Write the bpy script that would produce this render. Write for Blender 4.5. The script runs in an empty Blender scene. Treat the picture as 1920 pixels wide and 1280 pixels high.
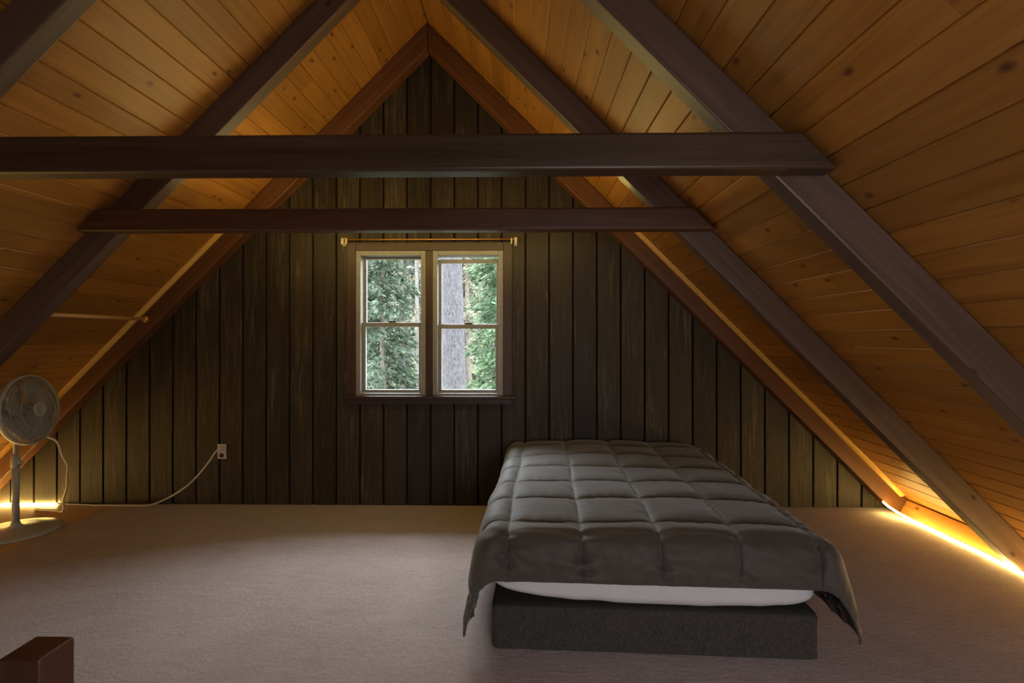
import bpy, bmesh, math, random
from mathutils import Vector, Matrix, noise
random.seed(11)
S = bpy.context.scene
COL = S.collection
PI = math.pi
WY = 4.08            # face of the gable wall
CI, CO = 3.50, 3.70  # |x|+z of the rafter undersides and of the ceiling boards

# ------------------------------------------------------------------ materials
class NT:
    def __init__(s, name, rough=.5, spec=.5):
        m = bpy.data.materials.new(name); m.use_nodes = True
        s.m, s.t = m, m.node_tree
        s.b = s.t.nodes['Principled BSDF']
        s.b.inputs['Roughness'].default_value = rough
        s.b.inputs['Specular IOR Level'].default_value = spec
    def n(s, typ, ins=None, **kw):
        nd = s.t.nodes.new(typ)
        for k, v in kw.items(): setattr(nd, k, v)
        for k, v in (ins or {}).items():
            if hasattr(v, 'is_linked'): s.t.links.new(v, nd.inputs[k])
            else: nd.inputs[k].default_value = v
        return nd
    def link(s, a, b): s.t.links.new(a, b)
    def mapping(s, src, scale, loc=(0,0,0)):
        return s.n('ShaderNodeMapping', {'Vector': src, 'Scale': scale, 'Location': loc}).outputs[0]
    def noise(s, vec, scale=1, detail=4, rough=.55, dist=0):
        return s.n('ShaderNodeTexNoise', {'Vector': vec, 'Scale': scale, 'Detail': detail, 'Roughness': rough, 'Distortion': dist}).outputs[0]
    def ramp(s, fac, stops):
        r = s.n('ShaderNodeValToRGB', {'Fac': fac})
        e = r.color_ramp.elements
        while len(e) < len(stops): e.new(.5)
        for i, (p, c) in enumerate(stops):
            e[i].position = p
            e[i].color = c if len(c) == 4 else (*c, 1)
        return r.outputs[0]
    def mix(s, fac, a, b, mode='MIX'):
        nd = s.n('ShaderNodeMix', data_type='RGBA', blend_type=mode)
        for i, v in ((0, fac), (6, a), (7, b)):
            if hasattr(v, 'is_linked'): s.link(v, nd.inputs[i])
            else: nd.inputs[i].default_value = v if i == 0 else (*v, 1)
        return nd.outputs[2]
    def math(s, op, a, b=0.):
        nd = s.n('ShaderNodeMath', operation=op)
        for i, v in ((0, a), (1, b)):
            if hasattr(v, 'is_linked'): s.link(v, nd.inputs[i])
            else: nd.inputs[i].default_value = v
        return nd.outputs[0]
    def base(s, c):
        if hasattr(c, 'is_linked'): s.link(c, s.b.inputs['Base Color'])
        else: s.b.inputs['Base Color'].default_value = (*c, 1)
    def rough(s, c): s.link(c, s.b.inputs['Roughness'])
    def bump(s, h, strength=.3, dist=.01):
        nd = s.n('ShaderNodeBump', {'Height': h, 'Strength': strength, 'Distance': dist})
        s.link(nd.outputs[0], s.b.inputs['Normal'])

def plain(name, c, rough=.5, metal=0., spec=.5, var=.12, scale=40):
    k = NT(name, rough, spec)
    tc = k.n('ShaderNodeTexCoord').outputs['Object']
    f = k.noise(tc, scale, 3)
    k.base(k.ramp(f, [(.3, tuple(x*(1-var) for x in c)), (.7, tuple(min(1, x*(1+var)) for x in c))]))
    k.b.inputs['Metallic'].default_value = metal
    return k.m

def wood(name, dark, mid, light, rough=.45, spec=.5, grain=1., knots=0., knotc=(.05,.02,.01), boardvar=.25, wear=None, bump=.25):
    k = NT(name, rough, spec)
    uv = k.n('ShaderNodeUVMap', uv_map='UVMap').outputs[0]
    at = k.n('ShaderNodeAttribute', attribute_name='rnd').outputs['Fac']
    g1 = k.noise(k.mapping(uv, (1.3*grain, 26*grain, 1)), 1, 6, .6, .6)
    g2 = k.noise(k.mapping(uv, (4*grain, 150*grain, 1), (3, 7, 0)), 1, 3, .6)
    g3 = k.noise(k.mapping(uv, (1.1, 3.2, 1), (9, 2, 0)), 1, 3)
    f = k.math('ADD', k.math('MULTIPLY', g1, .6), k.math('ADD', k.math('MULTIPLY', g2, .25), k.math('MULTIPLY', g3, .25)))
    col = k.ramp(f, [(.36, dark), (.54, mid), (.74, light)])
    h = f
    if knots:
        v = k.n('ShaderNodeTexVoronoi', {'Vector': k.mapping(uv, (8, 14, 1)), 'Scale': 1., 'Randomness': 1.}, voronoi_dimensions='2D')
        d = v.outputs['Distance']
        sel = k.math('GREATER_THAN', v.outputs['Color'], 1 - knots*.42)
        kn = k.ramp(d, [(.07, (1,1,1)), (.14, (.6,.6,.6)), (.24, (0,0,0))])
        fac = k.math('MULTIPLY', kn, sel)
        col = k.mix(k.math('MULTIPLY', fac, .95), col, knotc)
    if wear:
        w1 = k.noise(k.mapping(uv, (2.2, 38, 1), (1, 5, 0)), 1, 6, .7, 1.2)
        w2 = k.noise(k.mapping(uv, (1.6, 4.5, 1), (4, 4, 0)), 1, 3, .5)
        wf = k.math('MULTIPLY', k.ramp(w1, [(.5, (0,0,0)), (.72, (1,1,1))]), k.ramp(w2, [(.40, (0,0,0)), (.62, (1,1,1))]))
        col = k.mix(k.math('MULTIPLY', wf, .75), col, wear)
    bv = k.math('ADD', 1 - boardvar, k.math('MULTIPLY', at, 2*boardvar))
    cc = k.n('ShaderNodeCombineColor', {0: bv, 1: bv, 2: bv}).outputs[0]
    k.base(k.mix(1., col, cc, 'MULTIPLY'))
    k.rough(k.math('ADD', rough - .12, k.math('MULTIPLY', g1, .24)))
    k.bump(h, bump, .004)
    return k.m

PINE = wood('golden_knotty_pine', (.235,.092,.014), (.345,.152,.026), (.43,.205,.042), rough=.50, knots=.45, knotc=(.11,.035,.008), boardvar=.14)
PINE2 = wood('pale_pine', (.50,.27,.09), (.66,.40,.16), (.74,.48,.22), rough=.35, boardvar=.08)
BEAM = wood('dark_stained_beam', (.075,.043,.030), (.130,.080,.058), (.18,.118,.088), rough=.42, knots=.22, knotc=(.018,.008,.005), boardvar=.15, bump=.35)
RAFW = wood('orange_brown_rafter', (.075,.028,.011), (.13,.050,.018), (.18,.078,.03), rough=.42, knots=.2, knotc=(.03,.012,.006), boardvar=.1, bump=.35)
TIEM = wood('dark_umber_beam', (.030,.016,.010), (.054,.031,.019), (.082,.050,.032), rough=.40, knots=.22, knotc=(.015,.008,.005), boardvar=.1, bump=.35)
BEAMR = wood('red_brown_beam', (.050,.018,.009), (.088,.034,.017), (.13,.056,.03), rough=.45, knots=.22, knotc=(.02,.008,.005), boardvar=.15, bump=.35)
SIDING = wood('dark_rough_siding', (.017,.0115,.0064), (.030,.0205,.0115), (.050,.035,.021), rough=.52, spec=.34, knots=.16, knotc=(.008,.005,.003), boardvar=.28, wear=(.16,.14,.10), bump=.6)
CASING = wood('dark_window_casing', (.030,.015,.009), (.050,.026,.016), (.07,.038,.024), rough=.45, boardvar=.1)
LITLINE = wood('lit_line_yellow', (.62,.36,.07), (.72,.44,.10), (.78,.50,.13), rough=.3, boardvar=.02, bump=.1)  # bright yellow carries the lit line along the wall rafters
PLY = wood('plywood', (.42,.27,.14), (.52,.34,.19), (.58,.40,.24), rough=.55, boardvar=.06)
POSTM = wood('newel_wood', (.045,.014,.008), (.075,.026,.013), (.11,.042,.02), rough=.4, boardvar=.05)
GROOVE = plain('groove_backing', (.010,.007,.005), .8, spec=.2)
VINYL = plain('white_vinyl', (.265,.26,.245), .4)
DARKV = plain('dark_weatherstrip', (.06,.06,.06), .5)
FANP = plain('grey_fan_plastic', (.42,.43,.40), .38)
FANB = plain('fan_blade_plastic', (.34,.36,.35), .25)
FANW = plain('fan_wire', (.44,.42,.38), .35, .3)
CORDM = plain('white_cord', (.62,.57,.47), .5)
PLATE = plain('beige_outlet_plate', (.55,.47,.42), .4)
SLOT = plain('outlet_slot', (.03,.02,.015), .6)
BRASS = plain('brass', (.62,.36,.10), .32, .75)
BRKT = plain('pale_bracket', (.62,.54,.38), .4)
ROOFM = plain('roof_shell', (.10,.09,.08), .8)
BARK = None

def carpet():
    k = NT('beige_plush_carpet', .95, .1)
    tc = k.n('ShaderNodeTexCoord').outputs['Object']
    f = k.noise(tc, 210, 4, .7)
    c = k.noise(tc, 60, 4, .65)
    b = k.noise(k.mapping(tc, (1, 1.6, 1)), 3.2, 4, .6, .8)
    sw = k.noise(k.mapping(tc, (7, 16, 1)), 1, 4, .6, 1.5)
    m = k.math('ADD', k.math('MULTIPLY', f, .45), k.math('ADD', k.math('MULTIPLY', c, .3), k.math('ADD', k.math('MULTIPLY', b, .15), k.math('MULTIPLY', sw, .15))))
    k.base(k.ramp(m, [(.34, (.28,.222,.20)), (.52, (.45,.37,.345)), (.70, (.60,.505,.48))]))
    k.b.inputs['Sheen Weight'].default_value = .15
    k.bump(k.math('ADD', k.math('MULTIPLY', f, .5), k.math('ADD', k.math('MULTIPLY', sw, .7), k.math('MULTIPLY', c, .6))), .8, .012)
    return k.m
CARPET = carpet()

def fabric(name, c, rough, scale, var=.15, bump=.15, stretch=(1,1,1), sheen=0.):
    k = NT(name, rough, .3)
    tc = k.n('ShaderNodeTexCoord').outputs['Object']
    f = k.noise(k.mapping(tc, stretch), scale, 4, .65)
    k.base(k.ramp(f, [(.3, tuple(x*(1-var) for x in c)), (.7, tuple(x*(1+var) for x in c))]))
    k.b.inputs['Sheen Weight'].default_value = sheen
    k.bump(f, bump, .003)
    return k.m
COMF = fabric('charcoal_microfibre', (.068,.057,.048), .62, 30, .06, .05, sheen=.25)
SHEET = fabric('white_sheet', (.66,.62,.62), .8, 25, .03, .08)
BASEF = fabric('charcoal_tweed', (.050,.043,.036), .9, 260, .6, .5, (1,1,.22))

def rope_mat(name, strength):
    k = NT(name, .3)
    tc = k.n('ShaderNodeTexCoord').outputs['Object']
    w = k.n('ShaderNodeTexNoise', {'Vector': tc, 'Scale': 70., 'Detail': 1.}).outputs[0]
    k.base((.9, .8, .6))
    k.b.inputs['Emission Color'].default_value = (1, .70, .20, 1)
    k.link(k.math('MULTIPLY', k.math('ADD', .55, k.math('MULTIPLY', w, .9)), strength), k.b.inputs['Emission Strength'])
    return k.m
ROPE = rope_mat('lit_led_rope', 80.)
ROPE_T = rope_mat('lit_led_rope_hung', 72.)

def glass():
    m = bpy.data.materials.new('window_glass'); m.use_nodes = True
    t = m.node_tree; t.nodes.clear()
    o = t.nodes.new('ShaderNodeOutputMaterial'); mx = t.nodes.new('ShaderNodeMixShader')
    a = t.nodes.new('ShaderNodeBsdfTransparent'); a.inputs[0].default_value = (.93,.96,.95,1)
    b = t.nodes.new('ShaderNodeBsdfGlossy'); b.inputs['Roughness'].default_value = .05
    f = t.nodes.new('ShaderNodeFresnel'); f.inputs[0].default_value = 1.15
    t.links.new(f.outputs[0], mx.inputs[0]); t.links.new(a.outputs[0], mx.inputs[1]); t.links.new(b.outputs[0], mx.inputs[2])
    t.links.new(mx.outputs[0], o.inputs[0])
    return m
GLASS = glass()

def bark(name, d, l):
    k = NT(name, .9, .2)
    tc = k.n('ShaderNodeTexCoord').outputs['Object']
    f = k.noise(k.mapping(tc, (26, 26, 9)), 1, 6, .75, .8)
    v = k.n('ShaderNodeTexVoronoi', {'Vector': k.mapping(tc, (34, 34, 14)), 'Scale': 1.}).outputs['Distance']
    h = k.math('ADD', f, k.math('MULTIPLY', v, .5))
    k.base(k.ramp(h, [(.4, d), (.95, l)]))
    k.bump(h, .8, .03)
    return k.m
BARKG = bark('grey_bark', (.022,.021,.023), (.068,.064,.069))
BARKD = bark('dark_bark', (.05,.042,.035), (.14,.12,.10))
def leafm(name, a, b):
    k = NT(name, .6, .3)
    at = k.n('ShaderNodeAttribute', attribute_name='rnd').outputs['Fac']
    k.base(k.ramp(at, [(0, a), (1, b)]))
    tr = k.n('ShaderNodeBsdfTranslucent'); k.link(k.ramp(at, [(0, a), (1, b)]), tr.inputs[0])
    mx = k.n('ShaderNodeMixShader', {0: .35}); out = k.t.nodes['Material Output']
    k.link(k.b.outputs[0], mx.inputs[1]); k.link(tr.outputs[0], mx.inputs[2]); k.link(mx.outputs[0], out.inputs[0])
    return k.m
LEAF = [leafm('spruce_needles', (.022,.033,.023), (.066,.092,.056)),
        leafm('bright_hemlock', (.030,.056,.029), (.090,.134,.068)),
        leafm('dull_fir', (.028,.038,.029), (.075,.088,.062)),
        leafm('dry_beech', (.08,.068,.042), (.19,.175,.125))]
def groundm():
    k = NT('forest_floor', .95, .1)
    tc = k.n('ShaderNodeTexCoord').outputs['Object']
    k.base(k.ramp(k.noise(tc, 2.2, 5, .65), [(.3, (.05,.045,.025)), (.5, (.08,.10,.045)), (.7, (.14,.13,.09))]))
    return k.m
GROUND = groundm()
def hillm():  # mottled cover for the bright sky gaps between the trees
    k = NT('sky_gap_cover', .95, .05)
    tc = k.n('ShaderNodeTexCoord').outputs['Object']
    k.base(k.ramp(k.noise(k.mapping(tc, (1, 1, .5)), 1.3, 6, .75), [(.3, (.03,.045,.028)), (.48, (.065,.08,.05)), (.6, (.12,.115,.09)), (.72, (.19,.18,.165))]))
    return k.m
HILL = hillm()

# ------------------------------------------------------------------ mesh building
class MB:
    """collects faces (with a UV running along the grain and a random value per piece) for one mesh"""
    def __init__(s): s.v, s.f, s.uv, s.r, s.sm = [], [], [], [], []
    def face(s, pts, uvs, r=.5, smooth=False):
        b = len(s.v); s.v += [tuple(p) for p in pts]
        s.f.append(tuple(range(b, b+len(pts)))); s.uv.append(uvs); s.r.append(r); s.sm.append(smooth)
    def prism(s, poly, d, axis, r=None):
        """polygon (list of Vector, counter-clockwise seen from its outside face) extruded by vector d; grain along axis"""
        r = random.random() if r is None else r
        ou, ov = random.uniform(0, 40), random.uniform(0, 40)
        axis = Vector(axis).normalized()
        idx = {}
        b = len(s.v); n = len(poly); d = Vector(d)
        s.v += [tuple(p) for p in poly] + [tuple(Vector(p)+d) for p in poly]
        def add(ids):
            P = [Vector(s.v[b+i]) for i in ids]
            nr = Vector((0,0,0))
            for i in range(len(P)):
                nr += P[i].cross(P[(i+1) % len(P)])
            nr.normalize()
            t = nr.cross(axis)
            if t.length < .3: t = nr.orthogonal()
            t.normalize()
            s.f.append(tuple(b+i for i in ids)); s.r.append(r); s.sm.append(False)
            s.uv.append([(ou + p.dot(axis), ov + p.dot(t)) for p in P])
        add(list(range(n))); add([n+i for i in reversed(range(n))])
        for i in range(n):
            j = (i+1) % n
            add([j, i, n+i, n+j])
    def box(s, x0, x1, y0, y1, z0, z1, axis, r=None):
        s.prism([Vector((x0,y0,z0)), Vector((x1,y0,z0)), Vector((x1,y0,z1)), Vector((x0,y0,z1))], (0, y1-y0, 0), axis, r)
    def rings(s, rings, close=True, caps=True, r=.5):
        b = len(s.v); m = len(rings[0])
        for R in rings: s.v += [tuple(p) for p in R]
        for i in range(len(rings)-1):
            for j in range(m if close else m-1):
                k = (j+1) % m
                s.f.append((b+i*m+j, b+i*m+k, b+(i+1)*m+k, b+(i+1)*m+j))
                s.uv.append([(i*.05, j*.05)]*4); s.r.append(r); s.sm.append(True)
        if caps and close:
            s.f.append(tuple(b+j for j in reversed(range(m)))); s.uv.append([(0,0)]*m); s.r.append(r); s.sm.append(False)
            e = b+(len(rings)-1)*m
            s.f.append(tuple(e+j for j in range(m))); s.uv.append([(0,0)]*m); s.r.append(r); s.sm.append(False)
    def tube(s, path, rad, seg=8, closed=False):
        P = [Vector(p) for p in path]; n = len(P); R = []
        up = None
        for i in range(n):
            a = P[(i-1) % n] if closed or i else P[0]
            c = P[(i+1) % n] if closed or i < n-1 else P[-1]
            t = (c-a).normalized()
            if up is None:
                up = t.orthogonal().normalized()
            up = (up - t*up.dot(t)); up = up.normalized() if up.length > 1e-6 else t.orthogonal().normalized()
            w = t.cross(up)
            rr = rad(i/(n-1)) if callable(rad) else rad
            R.append([P[i] + (up*math.cos(2*PI*j/seg) + w*math.sin(2*PI*j/seg))*rr for j in range(seg)])
        if closed: R.append(R[0])
        s.rings(R, True, not closed)
    def lathe(s, prof, M=Matrix.Identity(4), seg=32, caps=True):
        s.rings([[M @ Vector((r*math.cos(2*PI*j/seg), r*math.sin(2*PI*j/seg), z)) for j in range(seg)] for r, z in prof], True, caps)
    def build(s, name, mat, parent=None, bevel=0, seg=2, **props):
        me = bpy.data.meshes.new(name)
        me.from_pydata(s.v, [], s.f)
        ul = me.uv_layers.new(name='UVMap')
        flat = [c for u in s.uv for p in u for c in p]
        ul.data.foreach_set('uv', flat)
        at = me.attributes.new('rnd', 'FLOAT', 'FACE'); at.data.foreach_set('value', s.r)
        me.polygons.foreach_set('use_smooth', s.sm)
        me.materials.append(mat)
        bm = bmesh.new(); bm.from_mesh(me)
        bmesh.ops.recalc_face_normals(bm, faces=bm.faces[:]); bm.to_mesh(me); bm.free()
        me.update()
        o = bpy.data.objects.new(name, me); COL.objects.link(o)
        if parent is not None:
            o.parent = parent; o.matrix_parent_inverse = Matrix.Translation(-parent.location) if parent.rotation_euler.z == 0 else parent.matrix_basis.inverted()
        if bevel:
            b = o.modifiers.new('bevel', 'BEVEL'); b.width = bevel; b.segments = seg; b.limit_method = 'ANGLE'; b.angle_limit = .6
            b.harden_normals = False
        for k, v in props.items(): o[k] = v
        return o

def tag(o, label, cat, group=None):
    o['label'] = label; o['category'] = cat
    if group: o['group'] = group
    return o
def thing(name, loc, label, cat, group=None):
    o = bpy.data.objects.new(name, None); COL.objects.link(o); o.location = loc; o.empty_display_size = .1
    return tag(o, label, cat, group)
def struct(o, label, cat):
    o['kind'] = 'structure'; return tag(o, label, cat)
V = Vector
def spline(pts, n=10):
    P = [V(p) for p in pts]; out = []
    for i in range(len(P)-1):
        a, b, c, d = P[max(i-1,0)], P[i], P[i+1], P[min(i+2,len(P)-1)]
        for k in range(n):
            t = k/n
            out.append(.5*((2*b) + (c-a)*t + (2*a-5*b+4*c-d)*t*t + (3*b-a-3*c+d)*t**3))
    out.append(P[-1]); return out

# ------------------------------------------------------------------ floor
CE = -2.445           # edge of the carpet
YB = -1.2            # rear gable behind the camera
m = MB(); m.box(CE, 3.9, YB, WY+.1, -.03, 0, (0,1,0))
struct(m.build('floor', CARPET, bevel=.004), 'beige plush carpet covering the loft floor up to a straight edge by the fan', 'carpet')
m = MB(); m.box(-3.9, CE-.002, YB, WY+.1, -.04, -.008, (0,1,0))
struct(m.build('floor_bare_strip', PLY), 'smooth bare tan floor strip along the left eave under the fan', 'floor')

# ------------------------------------------------------------------ gable wall of vertical boards
HX0, HX1, HZ0, HZ1 = -.60, .595, .84, 2.0      # opening behind the casing
m = MB()
T = 3.66
g0, gs = -.732, .1845
k = -17
while g0 + k*gs < 3.7:
    a, b = g0 + k*gs + .008, g0 + (k+1)*gs - .008
    k += 1
    lo, hi = max(a, -T), min(b, T)
    if hi - lo < .01: continue
    top = lambda x: max(0.002, T - abs(x))
    def outline(x0, x1, z0):
        pts = [(x0, z0), (x1, z0), (x1, top(x1))]
        if x0 < 0 < x1: pts.append((0, T))
        pts.append((x0, top(x0)))
        return pts
    polys = []
    if hi <= HX0 or lo >= HX1: polys = [outline(lo, hi, 0)]
    elif lo >= HX0 and hi <= HX1:
        polys = [outline(lo, hi, HZ1), [(lo, 0), (hi, 0), (hi, HZ0), (lo, HZ0)]]
    elif lo < HX0:
        polys = [[(lo,0),(hi,0),(hi,HZ0),(HX0,HZ0),(HX0,HZ1),(hi,HZ1),(hi,top(hi)),(lo,top(lo))]]
    else:
        polys = [[(lo,0),(hi,0),(hi,top(hi)),(lo,top(lo)),(lo,HZ1),(HX1,HZ1),(HX1,HZ0),(lo,HZ0)]]
    r = random.random()
    for p in polys: m.prism([V((x, WY, z)) for x, z in p], (0, .022, 0), (0,0,1), r)
wall = struct(m.build('wall_back', SIDING, bevel=.0025), 'dark stained vertical board wall filling the gable end', 'wall')
m = MB()                                      # the dark backing seen in the grooves, with the same opening
yb0, yb1 = WY+.012, WY+.12
for x0, x1, z0, z1 in ((HX0, HX1, 0, HZ0),):
    m.box(x0, x1, yb0, yb1, z0, z1, (0,0,1))
m.prism([V((-T-.1, yb0, 0)), V((HX0, yb0, 0)), V((HX0, yb0, T+.1+HX0)), ], (0,.108,0), (0,0,1))
m.prism([V((HX1, yb0, 0)), V((T+.1, yb0, 0)), V((HX1, yb0, T+.1-HX1))], (0,.108,0), (0,0,1))
m.prism([V((HX0, yb0, HZ1)), V((HX1, yb0, HZ1)), V((HX1, yb0, T+.1-HX1)), V((0, yb0, T+.1)), V((HX0, yb0, T+.1+HX0))], (0,.108,0), (0,0,1))
m.build('backing', GROOVE, wall)

# rear gable, behind the camera, with its own window
RW = (.98, 1.9, .62, 1.62)
m = MB(); y0 = YB
m.prism([V((-T-.1,y0,0)), V((RW[0],y0,0)), V((RW[0],y0,T+.1-RW[0])), V((0,y0,T+.1))], (0,-.1,0), (0,0,1))
m.prism([V((RW[1],y0,0)), V((T+.1,y0,0)), V((RW[1],y0,T+.1-RW[1]))], (0,-.1,0), (0,0,1))
m.box(RW[0], RW[1], y0-.1, y0, 0, RW[2], (0,0,1))
m.prism([V((RW[0],y0,RW[3])), V((RW[1],y0,RW[3])), V((RW[1],y0,T+.1-RW[1])), V((RW[0],y0,T+.1-RW[0]))], (0,-.1,0), (0,0,1))
struct(m.build('wall_front', SIDING), 'dark board gable wall behind the viewer', 'wall')

# ------------------------------------------------------------------ ceilings: narrow boards along the ridge
def ceiling(sgn, name, label):
    m = MB(); w = .119; n = 0; s = 0
    L = CO*math.sqrt(2)
    c, q = math.cos(PI/4), math.sin(PI/4)
    nx = V((-sgn*q, 0, -q))                   # towards the room
    while s < L - .01:
        e = min(s + w, L)
        P = lambda t, o, y: V((sgn*(t*c), y, CO - t*q)) + nx*o
        gp = .0035
        y = YB + random.uniform(-1.5, 0)
        r = random.random()
        while y < WY+.1:
            y1 = y + random.uniform(2.6, 4.2)
            a, b = max(y, YB), min(y1, WY+.1)
            if b - a > .01:
                poly = [P(s+.0008, -.012, a), P(s+.0008, -gp, a), P(s+.005, 0, a), P(e-.005, 0, a), P(e-.0008, -gp, a), P(e-.0008, -.012, a)]
                m.prism(poly, (0, b-a-.0006, 0), (0,1,0), random.random())
            y = y1
        s = e
    P = lambda t, o, y: V((sgn*(t*c), y, CO - t*q)) + nx*o
    o = m.build(name, PINE); struct(o, label, 'ceiling')
    m = MB()
    m.prism([P(-.2, -.012, YB-.1), P(L+.25, -.012, YB-.1), P(L+.25, -.2, YB-.1), P(-.2, -.2, YB-.1)], (0, WY+.2-YB+.1, 0), (0,1,0))
    m.build('roof_deck', ROOFM, o)
ceiling(-1, 'ceiling_left', 'sloped golden pine board ceiling on the left of the ridge')
ceiling(1, 'ceiling_right', 'sloped golden pine board ceiling on the right of the ridge')

# ------------------------------------------------------------------ rafters
def rafter(sgn, y0, y1, mat, label, group):
    m = MB(); e = .0015
    poly = [(sgn*e, CI), (sgn*CI, 0.001), (sgn*(CO-.004), 0.001), (sgn*e, CO-.004-e)]
    P = [V((x, y0, z)) for x, z in poly]
    if sgn > 0: pass
    m.prism(P, (0, y1-y0, 0), (sgn, 0, -1))
    return tag(m.build('rafter', mat, bevel=.006), label, 'rafter', group)
G = 'dark stained roof rafters'
rafter(-1, 3.97, WY-.001, RAFW, 'red-brown rafter along the left slope of the gable wall, edged by a bright strip', G)
rafter(1, 3.97, WY-.001, RAFW, 'red-brown rafter along the right slope of the gable wall, edged by a bright strip', G)
rafter(-1, 2.972, 3.06, BEAM, 'dark left rafter behind the left end of the lower, farther tie beam', G)
rafter(1, 2.972, 3.06, BEAM, 'dark right rafter behind the farther tie beam, its foot touching the light rope', G)
rafter(-1, 1.892, 1.98, BEAM, 'near-black rafter crossing the upper left corner of the picture', G)
rafter(1, 1.892, 1.98, BEAM, 'thick grey-brown rafter meeting the right end of the nearer, upper tie beam', G)

# tie beams nailed to the front of the rafters, ends cut along the ceiling
def tie(y0, y1, z0, z1, c, mat, label):
    m = MB()
    m.prism([V((-(c-z0), y0, z0)), V(((c-z0), y0, z0)), V(((c-z1), y0, z1)), V((-(c-z1), y0, z1))], (0, y1-y0, 0), (1,0,0))
    return tag(m.build('tie_beam', mat, bevel=.011, seg=3), label, 'beam', 'horizontal tie beams')
tie(1.80, 1.889, 1.883, 2.011, 3.675, TIEM, 'nearer, thicker dark brown tie beam spanning the full width of the roof')
tie(2.88, 2.969, 1.899, 2.022, 3.675, BEAMR, 'farther, thinner red-brown tie beam just above the window')

# added strip between wall rafter and ceiling, its yellow standing in for a lit line
for sgn, nm, sd in ((-1, 'trim_1', 'left'), (1, 'trim_2', 'right')):
    m = MB(); q = .70711
    nx = V((-sgn*q, 0, -q)); al = V((sgn*q, 0, -q))
    a = V((0, 3.969, CO)) + al*2.22 + nx*.0005
    prof = [(0,0), (-.028,0), (-.026,.012), (-.018,.022), (0,.028)]
    m.prism([a + V((0,y,0)) + nx*o for y, o in prof], al*(CO*1.41421-.22-2.20), al)
    struct(m.build(nm, LITLINE), 'added yellow strip with a lit line put into its colour along the top of the %s gable-wall rafter' % sd, 'trim')
# eave boards between the rafter feet
for sgn, sd, n0 in ((-1, 'left', 3), (1, 'right', 6)):
    for i, (ya, yb) in enumerate(((3.061, 3.969), (1.981, 2.971), (.2, 1.891))):
        m = MB()
        m.prism([V((sgn*3.535, ya, .001)), V((sgn*3.575, ya, .001)), V((sgn*3.63, ya, .058)), V((sgn*3.590, ya, .098))], (0, yb-ya, 0), (0,1,0))
        struct(m.build('trim_%d' % (n0+i), PINE, bevel=.004), 'pale eave board at the foot of the %s roof slope, %s bay' % (sd, ('far', 'middle', 'near')[i]), 'trim')

# ------------------------------------------------------------------ windows
def ring(m, x0, x1, z0, z1, wl, wr, wb, wt, ya, yb):
    m.box(x0, x0+wl, ya, yb, z0, z1, (0,0,1)); m.box(x1-wr, x1, ya, yb, z0, z1, (0,0,1))
    m.box(x0+wl, x1-wr, ya, yb, z0, z0+wb, (1,0,0)); m.box(x0+wl, x1-wr, ya, yb, z1-wt, z1, (1,0,0))
def window(name, x0, x1, z0, z1, drop, label):
    m = MB(); ring(m, x0, x1, z0, z1, .036, .036, .018, .036, WY-.014, WY+.13)
    w = m.build(name, VINYL, bevel=.003); struct(w, label, 'window')
    mid = z0 + .555
    m = MB(); ring(m, x0+.026, x1-.026, mid-.02-drop*.3, z1-.026-drop, .03, .03, .032, .03, WY+.072, WY+.104)
    u = m.build('upper_sash', VINYL, w, bevel=.003)
    m = MB(); m.box(x0+.05, x1-.05, WY+.086, WY+.090, mid, z1-.05-drop, (0,0,1)); m.build('pane', GLASS, u)
    m = MB(); ring(m, x0+.026, x1-.026, z0+.012, mid+.014-drop*.5, .036, .036, .030, .034, WY+.030, WY+.064)
    l = m.build('lower_sash', VINYL, w, bevel=.003)
    m = MB(); m.box(x0+.055, x1-.055, WY+.045, WY+.049, z0+.036, mid-.014, (0,0,1)); m.build('pane', GLASS, l)
    m = MB(); m.box((x0+x1)/2-.03, (x0+x1)/2+.03, WY+.036, WY+.062, mid+.0145-drop*.5, mid+.028-drop*.5, (1,0,0)); m.build('sash_lock', DARKV, l, bevel=.003)
window('window_1', -.574, -.031, .857, 1.982, 0, 'left white double-hung window looking out on firs and birch')
window('window_2', .025, .571, .857, 1.982, .03, 'right white double-hung window with a thick grey trunk outside')
m = MB()
m.box(-.645, -.5745, WY-.018, WY+.03, .857, 2.045, (0,0,1)); m.box(.5715, .640, WY-.018, WY+.03, .857, 2.045, (0,0,1))
m.box(-.5745, .5715, WY-.018, WY+.03, 1.9825, 2.045, (1,0,0)); m.box(-.0305, .0245, WY-.010, WY+.13, .857, 1.9825, (0,0,1))
struct(m.build('trim_9', CASING, bevel=.003), 'dark brown casing around and between the two windows', 'trim')
m = MB(); m.box(-.668, .662, WY-.05, WY+.02, .833, .8565, (1,0,0)); m.box(-.645, .640, WY-.020, WY-.0005, .790, .8325, (1,0,0))
m.box(-.6, .595, WY+.02, WY+.13, .838, .8565, (1,0,0))
struct(m.build('trim_10', CASING, bevel=.004), 'dark brown window stool and apron under the two windows', 'sill')

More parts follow.
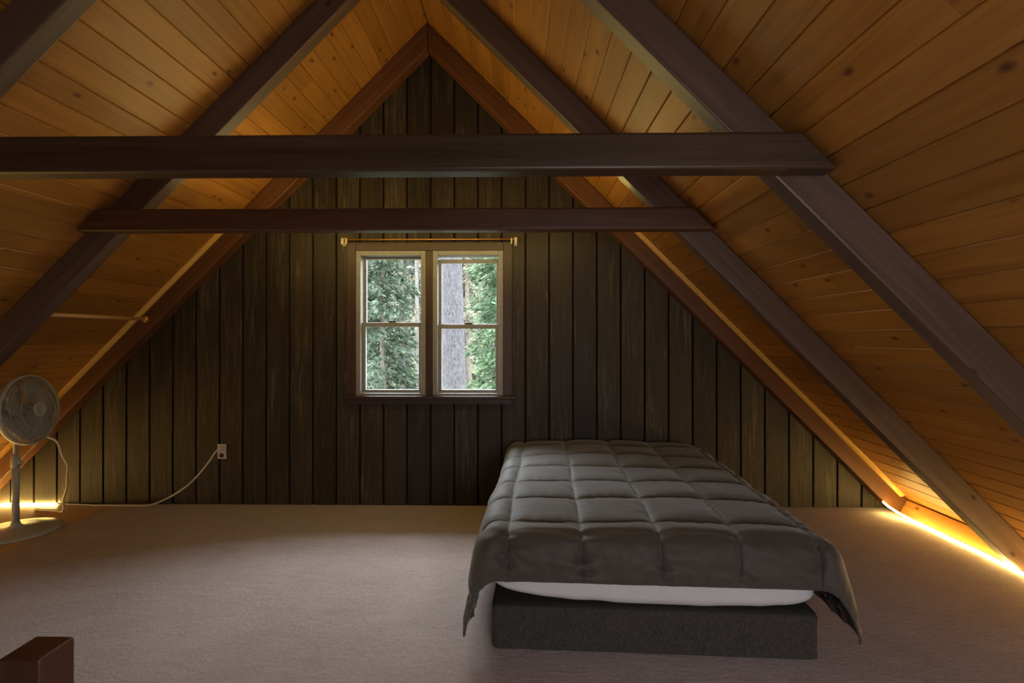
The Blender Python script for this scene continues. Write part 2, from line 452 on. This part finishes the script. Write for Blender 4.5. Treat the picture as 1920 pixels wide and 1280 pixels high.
# ------------------------------------------------------------------ curtain rod
cr = thing('curtain_rod', (0, WY-.05, 2.06), 'thin brass curtain rod with pale end brackets above the windows', 'curtain rod')
m = MB(); m.tube([(-.655, WY-.05, 2.062), (.655, WY-.05, 2.062)], .0065, 10); m.build('rod', BRASS, cr)
for sx in (-1, 1):
    x = sx*.667; m = MB()
    m.box(x-.012, x+.012, WY-.006, WY-.0005, 2.02, 2.085, (0,0,1)); m.build('wall_plate', BRKT, cr, bevel=.002)
    m = MB(); m.prism([V((x-.008, WY-.0065, 2.050)), V((x-.008, WY-.0065, 2.070)), V((x-.008, WY-.066, 2.072)), V((x-.008, WY-.066, 2.024)), V((x-.008, WY-.050, 2.024)), V((x-.008, WY-.048, 2.050))], (.020,0,0), (0,0,1))
    m.build('bracket', BRKT, cr, bevel=.003)
    m = MB(); x2 = x - sx*.030; m.box(x2-.006, x2+.006, WY-.060, WY-.040, 2.026, 2.070, (0,0,1)); m.build('rod_clip', BRKT, cr, bevel=.002)

# ------------------------------------------------------------------ closet rod between the left rafters
hr = thing('hanging_rod', (-2.18, 3.5, 1.448), 'slim wooden hanging rod running between the two left rafters above the fan', 'rod')
m = MB(); m.tube([(-2.155, 3.062, 1.448), (-2.155, 3.955, 1.448)], .013, 12); m.build('rod', PINE2, hr)
m = MB(); m.lathe([(.006,0),(.026,0),(.026,.012),(.020,.016),(.018,.03),(.014,.03)], Matrix.Translation((-2.155, 3.968, 1.448)) @ Matrix.Rotation(PI/2, 4, 'X'), 20); m.build('rod_socket', BRASS, hr)

# ------------------------------------------------------------------ outlet
ot = thing('wall_outlet', (-1.632, WY, .416), 'beige double wall outlet on the dark boards left of the window', 'outlet')
m = MB(); m.box(-1.667, -1.597, WY-.007, WY-.0003, .358, .474, (0,0,1)); m.build('cover_plate', PLATE, ot, bevel=.003)
for zc in (.386, .444):
    m = MB(); m.lathe([(.0166, 0), (.0166, .0025), (.015, .003)], Matrix.Translation((-1.632, WY-.007, zc)) @ Matrix.Rotation(PI/2, 4, 'X'), 20)
    so = m.build('socket', SLOT if zc < .4 else PLATE, ot)

# ------------------------------------------------------------------ light ropes
def rope(path, mat, label, group='lit LED light ropes'):
    t = thing('light_rope', path[0], label, 'light rope', group)
    m = MB(); m.tube(path, .0065, 8); m.build('light_tube', mat, t)
    for p, q in ((path[0], path[1]), (path[-1], path[-2])):
        d = (V(q)-V(p)).normalized()
        mm = MB(); mm.tube([V(p)-d*.012, V(p)-d*.0005], .0075, 8); mm.build('end_cap', CORDM, t)
    return t
R1 = spline([(3.405, 3.955, .085), (3.425, 3.90, .055), (3.462, 3.80, .026), (3.49, 3.66, .0105), (3.487, 3.4, .008), (3.49, 3.2, .008), (3.478, 3.0, .008), (3.484, 2.7, .008), (3.482, 2.3, .008), (3.474, 1.9, .008), (3.482, 1.5, .008)], 8)
rope(R1, ROPE, 'glowing warm LED light rope on the carpet along the right eave')
z = .0
R2 = spline([(-2.925, 4.064, .004), (-3.05, 4.064, .003), (-3.2, 4.062, .001), (-3.36, 4.055, .001), (-3.43, 4.03, .001), (-3.47, 3.95, .001), (-3.482, 3.7, .001), (-3.484, 3.0, .001), (-3.482, 2.0, .001), (-3.484, 1.5, .001)], 8)
lr = rope(R2, ROPE, 'glowing LED rope behind the fan with a white cord plugged into the outlet')
C1 = spline([(-2.912, 4.064, .002), (-2.75, 4.055, .0005), (-2.61, 4.04, .0005), (-2.46, 4.03, .0045), (-2.30, 4.02, .006), (-2.16, 4.01, .014), (-2.03, 4.02, .062), (-1.90, 4.03, .142), (-1.80, 4.035, .235), (-1.71, 4.035, .345), (-1.665, 4.030, .410), (-1.640, 4.035, .436)], 8)
m = MB(); m.tube(C1, .0068, 8); m.build('power_cord', CORDM, lr)
m = MB(); m.tube([(-1.642, 4.032, .434), (-1.636, 4.045, .441), (-1.632, 4.058, .444), (-1.632, 4.0690, .444)], lambda t: .009+.005*t, 12); m.build('plug', CORDM, lr, bevel=.002)
# a rope hung from ceiling to ceiling behind the farther tie beam
hz = lambda x: 2.055 + .022*x*x
hr_ = rope([(1.2*(i/24-1), 3.40, hz(1.2*(i/24-1))) for i in range(49)], ROPE_T, 'LED light rope hung between the roof slopes behind the farther tie beam')
for sg in (-1, 1):
    m = MB(); m.tube([(sg*x, 3.40, hz(x) + max(0, x-1.3)*.04) for x in (1.213, 1.3, 1.4, 1.5, 1.578)], .004, 8); m.build('hanging_cord', CORDM, hr_)

# ------------------------------------------------------------------ pedestal fan, facing across the room
FX, FY, FZ0 = -2.69, 3.52, -.008
fan = thing('pedestal_fan', (FX, FY, FZ0), 'grey pedestal fan on a round base at the left edge of the floor', 'fan')
m = MB(); m.lathe([(.01,.0), (.245,.0), (.25,.004), (.248,.012), (.225,.022), (.15,.030), (.05,.036), (.03,.05), (.024,.07), (.01,.07)], Matrix.Translation((FX-.02, FY-.02, FZ0)), 56); m.build('base', FANP, fan)
m = MB(); m.lathe([(.021,.06), (.021,.46), (.01,.46)], Matrix.Translation((FX-.02, FY-.02, FZ0)), 20); m.build('pole', FANP, fan)
m = MB(); m.lathe([(.012,.43), (.026,.44), (.028,.47), (.024,.50), (.016,.53), (.012,.53)], Matrix.Translation((FX-.02, FY-.02, FZ0)), 20)
m.tube([(FX, FY-.02, .465), (FX+.035, FY-.035, .465)], .011, 10); m.build('height_collar', FANP, fan)
m = MB(); m.lathe([(.0135,.52), (.0135,.73), (.008,.73)], Matrix.Translation((FX-.02, FY-.02, FZ0)), 18); m.build('upper_pole', FANP, fan)
FC = V((FX+.10, FY-.05, .825))
FM = Matrix.Translation(FC) @ Matrix.Rotation(math.radians(4), 4, 'Z') @ Matrix.Rotation(math.radians(86), 4, 'Y')   # local +Z blows to +X
FM0 = FM
m = MB(); m.lathe([(.02,-.185), (.05,-.185), (.074,-.170), (.080,-.14), (.082,-.10), (.06,-.075), (.02,-.075)], FM, 28)
m.tube([(FX-.02, FY-.02, .700), (FX-.02, FY-.035, .765)], .024, 14)
m.build('motor_housing', FANP, fan)
def torus(m, R, z, r, seg=72, rs=8):
    m.tube([FM @ V((R*math.cos(2*PI*i/seg), R*math.sin(2*PI*i/seg), z)) for i in range(seg)], r, rs, True)
RR = .226
m = MB(); m.lathe([(RR-.004,-.018), (RR+.004,-.020), (RR+.008,-.012), (RR+.008,.012), (RR+.004,.020), (RR-.004,.018)], FM, 72, False); m.build('grille_rim', FANP, fan)
def cage(zhub, rh, bow, name):
    m = MB()
    for R, z in ((rh, zhub), (rh+.5*(RR-rh), zhub*.93), (rh+.82*(RR-rh), zhub*.66)): torus(m, R, z, .0022)
    N = 84
    for i in range(N):
        a = 2*PI*i/N; P = []
        for j in range(9):
            t = j/8; R = rh + (RR-rh)*t; an = a + bow*t*(1-t)*1.2
            P.append(FM @ V((R*math.cos(an), R*math.sin(an), zhub*(1-t**3.2))))
        m.tube(P, .0013, 5)
    return m.build(name, FANW, fan)
cage(.068, .045, .5, 'front_grille')
cage(-.085, .075, -.3, 'rear_grille')
m = MB(); m.lathe([(.01,.064), (.052,.064), (.052,.074), (.044,.080), (.034,.080), (.032,.076), (.012,.076)], FM, 32); m.build('badge', FANP, fan)
for i in range(5):
    m = MB(); a0 = 2*PI*i/5 + .5; rows = []
    for j in range(9):
        t = j/8; R = .03 + .168*t; row = []
        wid = .36 + .42*math.sin(PI*min(1, t*.72+.1))
        for k2 in range(11):
            s = k2/10 - .5
            an = a0 + s*wid*2*(.78 if t > .9 else 1) - .25*t
            row.append(FM @ V((R*math.cos(an), R*math.sin(an), s*.075*(1-.45*t) + .008*math.sin(PI*(s+.5)))))
        rows.append(row)
    m.rings(rows, False, False)
    b = m.build('blade', FANB, fan); so = b.modifiers.new('solid', 'SOLIDIFY'); so.thickness = .003
m = MB(); m.lathe([(.01,-.04), (.036,-.04), (.036,.035), (.026,.048), (.008,.052)], FM, 24); m.build('hub', FANP, fan)
FCORD = spline([(-2.74, 3.52, .79), (-2.70, 3.62, .66), (-2.665, 3.69, .60), (-2.625, 3.72, .56), (-2.585, 3.72, .46), (-2.556, 3.73, .385), (-2.585, 3.76, .30), (-2.64, 3.82, .20), (-2.70, 3.86, .10), (-2.74, 3.90, .0), (-2.85, 3.93, -.003), (-3.0, 3.95, -.003)], 8)
m = MB(); m.tube(FCORD, .007, 8); m.build('power_cord', CORDM, fan)

# ------------------------------------------------------------------ newel post in the near corner
m = MB(); m.box(-.387, -.298, 1.08, 1.169, .001, .637, (0,0,1))
tag(m.build('newel_post', POSTM, bevel=.006, seg=3), 'square dark red-brown newel post top at the lower left corner', 'post')

# ------------------------------------------------------------------ bed
BW, BL = 1.334, 1.85
BA = math.atan2(2.142-2.204, 1.915-.585)
BC = V((1.25, 2.173, 0))
BM = Matrix.Translation(BC) @ Matrix.Rotation(BA, 4, 'Z')
def rbox(name, hx, y0, y1, z0, z1, r, n, mat, label, cat, fn=None):
    """rounded box in the bed's frame, shaped by fn"""
    bm = bmesh.new(); bmesh.ops.create_cube(bm, size=2); bmesh.ops.subdivide_edges(bm, edges=bm.edges[:], cuts=n, use_grid_fill=True)
    cx, cy, cz = 0, (y0+y1)/2, (z0+z1)/2; h = V((hx, (y1-y0)/2, (z1-z0)/2))
    for v in bm.verts:
        p = V([math.copysign(abs(c)**.55, c) for c in v.co]) if r else v.co
        q = V([p[i]*h[i] for i in range(3)])
        inn = V([max(-h[i]+r[i], min(h[i]-r[i], q[i])) for i in range(3)])
        d = V([(q[i]-inn[i])/r[i] for i in range(3)])
        if d.length > 1e-6:
            mx = max(abs(c) for c in d); d = d.normalized()*min(1, d.length) if d.length > 1 else d
        q = inn + V([d[i]*r[i] for i in range(3)])
        q += V((cx, cy, cz))
        if fn: q = fn(q)
        v.co = BM @ q
    me = bpy.data.meshes.new(name); bm.to_mesh(me); bm.free()
    for p in me.polygons: p.use_smooth = True
    me.materials.append(mat)
    o = bpy.data.objects.new(name, me); COL.objects.link(o); tag(o, label, cat); return o
rbox('bed_base', BW/2, 0, BL, .001, .186, V((.025,.025,.008)), 24, BASEF, 'low charcoal upholstered bed base resting on the carpet', 'bed base')
def mfn(q):
    x = q.x/(BW/2)
    low = max(0, 1-(q.z-.19)/.13)
    q.z += low*.040*abs(x-.15)**2.6
    if q.y < .3:
        b = math.sin(PI*min(1, max(0, (q.z-.19)/.27)))
        q.y -= .010*b*(1-abs(x)**6) + .005*noise.noise(V((q.x*9, q.z*14+q.x*6, 2)))*low
        q.z += .006*noise.noise(V((q.x*7, 3, 1)))*low
    return q
rbox('mattress', BW/2, -.001, BL-.01, .19, .450, V((.14,.06,.05)), 44, SHEET, 'mattress in a white fitted sheet showing below the grey comforter', 'mattress', mfn)

def comforter():
    hw, top = BW/2, .502
    wa, wb = hw-.040, .028                 # where the bends begin
    sp = .312
    def prof(e, r, tm, ):
        if e <= r*tm: return r*math.sin(e/r), -(r-r*math.cos(e/r))
        d = e - r*tm
        return r*math.sin(tm) + d*math.cos(tm), -(r-r*math.cos(tm)) - d*math.sin(tm)
    def base(a, b):
        sg = 1 if a >= 0 else -1
        ea = max(0, abs(a)-wa); eb = max(0, wb-b)
        x, y, zz = sg*min(abs(a), wa), max(b, wb), top
        zz += .018*(1-(x/hw)**2)*min(1, .4+b) if b > 0 else 0
        if ea and not eb:
            h, dz = prof(ea, .085, math.radians(80)); x += sg*h; zz += dz
            h2 = .02*math.sin(b*5.1+sg)*min(1, ea/.35); x += sg*h2
        elif eb and not ea:
            h, dz = prof(eb, .085, math.radians(83)); y -= h; zz += dz
        elif ea and eb:
            rho = math.hypot(ea, eb); ph = math.atan2(ea, eb)
            s2 = math.sin(2*ph)
            tm = math.radians(82 - 7*s2**1.5)
            h, dz = prof(rho, .085+.03*s2, tm)
            x += sg*(h*math.sin(ph)); y -= h*math.cos(ph); zz += dz
            f = min(1, ea/.35); x += sg*.02*math.sin(max(b,.028)*5.1+sg)*f*math.sin(ph)**2
        return V((x, y, zz))
    a0, a1, b0, b1 = -1.06, 1.03, -.205, BL-.02
    NA, NB = 330, 300
    A = [a0+(a1-a0)*i/NA for i in range(NA+1)]; B = [b0+(b1-b0)*j/NB for j in range(NB+1)]
    G = [[base(a, b) for a in A] for b in B]
    def cell(c, off):
        t = (c-off)/sp; return abs((t % 1.) - .5)*2      # 1 at the seams
    bm = bmesh.new(); rows = []
    for j, b in enumerate(B):
        row = []
        for i, a in enumerate(A):
            i0, i1, j0, j1 = max(i-1,0), min(i+1,NA), max(j-1,0), min(j+1,NB)
            nr = (G[j][i1]-G[j][i0]).cross(G[j1][i]-G[j0][i]).normalized()
            wob = .012*noise.noise(V((a*2.3, b*2.3, 5)))
            ca, cb = cell(a+wob, .02), cell(b+wob*.9, .108)
            da, db = (1-ca)*sp/2, (1-cb)*sp/2                 # distance to the seams in metres
            edge = min(a-a0, a1-a, b-b0, b1-b)
            hang = min(1, max(0, (wb-b)/.12) + max(0, (abs(a)-wa)/.15))
            f = lambda d: 1-math.exp(-(d/.034)**1.0)
            pf = .022*f(da)*f(db)
            pf -= (.005+.006*hang)*math.exp(-(min(da, db)/.007)**2)
            # gathers close to the seams, mostly where the cover hangs
            fr = min(1, max(0, (wb-b)/.12))
            cr = (max(0, abs(a)-wa))*(max(0, wb-b)); sm = 1 - .85*min(1, cr*60)
            wr = noise.noise(V((a*9+b*3, b*30, 1.3)))*math.exp(-da/.06)*(.004 + .030*hang)*sm
            wr += noise.noise(V((a*30, b*9+a*4, 7.3)))*math.exp(-db/.05)*(.005 + .004*hang)
            wr += fr*sm*.008*math.sin(95*b + 55*da + 5*noise.noise(V((a*8, b*8, 4))))*math.exp(-da/.045)*max(0, .4+noise.noise(V((a*6, b*11, 8)))*1.6)
            wr += noise.noise(V((a*4.2, b*5.5, 3.3)))*.008 + noise.noise(V((a*1.6+3, b*1.8, 9)))*.012
            wr += noise.noise(V((a*17+b*9, b*13-a*6, 4)))*.007*hang*sm
            hem = 1-math.exp(-max(0, edge)/.03)
            row.append(bm.verts.new(BM @ (G[j][i] + nr*(pf+wr)*(.25+.75*hem))))
        rows.append(row)
    for j in range(NB):
        for i in range(NA):
            bm.faces.new((rows[j][i], rows[j][i+1], rows[j+1][i+1], rows[j+1][i])).smooth = True
    me = bpy.data.meshes.new('comforter'); bm.to_mesh(me); bm.free(); me.materials.append(COMF)
    o = bpy.data.objects.new('comforter', me); COL.objects.link(o)
    so = o.modifiers.new('solid', 'SOLIDIFY'); so.thickness = .010; so.offset = -1
    tag(o, 'charcoal grey box-quilted comforter spread over the bed', 'comforter')
    return o
comforter()

# ------------------------------------------------------------------ outdoors
GZ = -2.9
m = MB()
n = 24
def gz(x, y): return GZ + max(0, (y-12)*.16) + .25*noise.noise(V((x*.15, y*.15, 0)))
for i in range(n):
    for j in range(n):
        x0, x1 = -30+60*i/n, -30+60*(i+1)/n; y0, y1 = WY+.3+46*j/n, WY+.3+46*(j+1)/n
        m.face([(x0,y0,gz(x0,y0)), (x1,y0,gz(x1,y0)), (x1,y1,gz(x1,y1)), (x0,y1,gz(x0,y1))], [(0,0)]*4, .5, True)
struct(m.build('ground_outside', GROUND), 'leafy forest floor outside the windows', 'ground')

m = MB(); n = 40  # hill added behind the trees to keep sky gaps from blowing out
HP = lambda i, j: (-34+68*i/n, 36+3*math.sin(i*.6)+14*j/12, -3.2+15*(j/12)**.9*(1+.12*math.sin(i*.9)))
for i in range(n):
    for j in range(12):
        m.face([HP(i,j), HP(i+1,j), HP(i+1,j+1), HP(i,j+1)], [(0,0)]*4, .5, True)
struct(m.build('added_hill_outside', HILL), 'added pale hillside covering the bright sky gaps beyond the trees outside', 'hill')

def trunk_mb(x, y, z0, h, r0, r1, lean=0):
    m = MB(); rg = []
    for i in range(25):
        t = i/24; sg = 20
        rg.append([V((x + lean*t*h + .03*math.sin(t*7), y, z0 + h*t)) + V((math.cos(2*PI*j/sg), math.sin(2*PI*j/sg), 0))*(r0+(r1-r0)*t)*(1+.07*noise.noise(V((math.cos(2*PI*j/sg)*2, math.sin(2*PI*j/sg)*2, t*9)))) for j in range(sg)])
    m.rings(rg); return m
def tree(kind, x, y, h, cr, r0, lm, bm_, label, cat='tree', group=None, boughs=150, leaf=.10, first=.1, lean=0, per=46):
    z0 = gz(x, y)-.05
    t = thing(kind, (x, y, z0), label, cat, group)
    trunk_mb(x, y, z0, h, r0, r0*.25, lean).build('trunk', bm_, t)
    m = MB(); rnd = random.Random(int(x*97+y*31))
    for b in range(boughs):
        f = first + (1-first)*(b+rnd.random())/boughs
        zz = z0 + h*f; an = rnd.uniform(0, 2*PI)
        L = cr*(1-f*.6)*rnd.uniform(.6, 1.0)
        d = V((math.cos(an), math.sin(an), 0)); droop = rnd.uniform(.1, .45)
        cx = x + lean*h*f
        sh = rnd.random()
        for q in range(per):
            u = rnd.random()**.7
            c = V((cx, y, zz)) + d*(L*u) + V((rnd.gauss(0, .04+.07*u*L*.35), rnd.gauss(0, .04+.07*u*L*.35), -droop*L*u*u + rnd.gauss(0, .045)))
            sc = leaf*rnd.uniform(.5, 1.3)
            a = V((rnd.gauss(0,1), rnd.gauss(0,1), rnd.gauss(0,.5))).normalized(); bb = (d*rnd.uniform(.3,1) + V((rnd.gauss(0,.5), rnd.gauss(0,.5), -.35))).normalized()
            w = a*sc*.42; l = bb*sc
            m.face([c-w*.5, c+w*.3-l*.1, c+w*.5+l*.6, c+l, c-w*.6+l*.5], [(0,0)]*5, min(1, max(0, .6*sh+.4*rnd.random())))
    m.build('foliage', LEAF[lm], t)
    return t
# big grey trunk in the right window
TX = -.40
t = thing('pine_tree', (TX, 8.6, gz(TX, 8.6)), 'thick grey pine trunk close outside the right window', 'tree')
trunk_mb(TX-.01, 8.6, gz(TX, 8.6)-.05, 10.5, .245, .10, .0).build('trunk', BARKG, t)
GT = 'forest trees outside the windows'
tree('spruce_tree', -2.15, 10.9, 7.2, 1.25, .09, 0, BARKD, 'dark spruce filling the lower part of the left window', group=GT, boughs=200, leaf=.12, per=60)
tree('hemlock_tree', .36, 11.0, 7.6, 1.30, .09, 1, BARKD, 'bright green hemlock right of the thick trunk in the right window', group=GT, boughs=210, leaf=.12, per=60)
tree('fir_tree', -3.75, 13.9, 9.0, 1.5, .14, 2, BARKD, 'dull green fir at the left side of the left window', group=GT, leaf=.14)
tree('birch_tree', -2.05, 14.0, 10.0, 1.1, .085, 3, bark('pale_bark', (.07,.066,.062), (.15,.145,.137)), 'slender pale birch seen through the left window', group=GT, boughs=60, leaf=.12, first=.35, per=24)
tree('beech_tree', -.72, 14.2, 9.0, 1.15, .10, 3, BARKD, 'tan leafed beech behind the thick trunk', group=GT, boughs=110, leaf=.11, per=40)
tree('fir_tree', -3.3, 17.6, 10.0, 1.6, .14, 2, BARKD, 'fir behind the birch in the left window', group=GT, leaf=.17)
tree('hemlock_tree', .05, 17.6, 9.5, 1.6, .14, 1, BARKD, 'farther green hemlock behind the near one in the right window', group=GT, leaf=.16)
for i, (x, y, q) in enumerate(((-5.6, 21.4, 2), (-2.2, 21.2, 2), (1.1, 21.6, 1), (-3.9, 24.9, 0), (-.5, 25.0, 2), (-7.3, 25, 2), (-9, 28.6, 1), (-5.6, 28.5, 2), (-2.2, 28.7, 1), (1.2, 28.5, 0))):
    tree('fir_tree', x, y, 11.5, 1.68, .16, q, BARKD, 'tree in the distant rows seen through the windows', group=GT, leaf=.21, boughs=190, per=50)

# ------------------------------------------------------------------ light
W = bpy.data.worlds.new('overcast_sky'); S.world = W; W.use_nodes = True
nt = W.node_tree; bg = nt.nodes['Background']
tc = nt.nodes.new('ShaderNodeTexCoord'); sx = nt.nodes.new('ShaderNodeSeparateXYZ'); rp = nt.nodes.new('ShaderNodeValToRGB')
nt.links.new(tc.outputs['Generated'], sx.inputs[0]); nt.links.new(sx.outputs[2], rp.inputs[0]); nt.links.new(rp.outputs[0], bg.inputs[0])
rp.color_ramp.elements[0].position = .05; rp.color_ramp.elements[0].color = (.285,.265,.26,1)
rp.color_ramp.elements[1].position = .62; rp.color_ramp.elements[1].color = (.86,.90,1,1)
bg.inputs[1].default_value = 30.0
def portal(name, loc, rot, sx_, sy_):
    L = bpy.data.lights.new(name, 'AREA'); L.shape = 'RECTANGLE'; L.size = sx_; L.size_y = sy_; L.cycles.is_portal = True
    o = bpy.data.objects.new(name, L); COL.objects.link(o); o.location = loc; o.rotation_euler = rot
portal('window_portal', (0, WY+.2, 1.42), (-PI/2, 0, 0), 1.2, 1.16)
portal('rear_window_portal', ((RW[0]+RW[1])/2, YB-.15, (RW[2]+RW[3])/2), (PI/2, 0, 0), RW[1]-RW[0], RW[3]-RW[2])

# ------------------------------------------------------------------ camera
cd = bpy.data.cameras.new('camera'); cam = bpy.data.objects.new('camera', cd); COL.objects.link(cam)
cam.location = (.706, 0, 1.31); cam.rotation_euler = (PI/2, 0, math.radians(.93))
cd.sensor_width = 36; cd.lens = 985/1920*36; cd.shift_y = -8/1920; cd.clip_start = .02; cd.clip_end = 300
S.camera = cam
S.view_settings.view_transform = 'Standard'; S.view_settings.look = 'None'; S.view_settings.exposure = 0; S.view_settings.gamma = 1
S.view_settings.use_curve_mapping = False
S.cycles.use_denoising = True
S.cycles.max_bounces = 8; S.cycles.diffuse_bounces = 5; S.cycles.transparent_max_bounces = 12
S.cycles.sample_clamp_indirect = 8
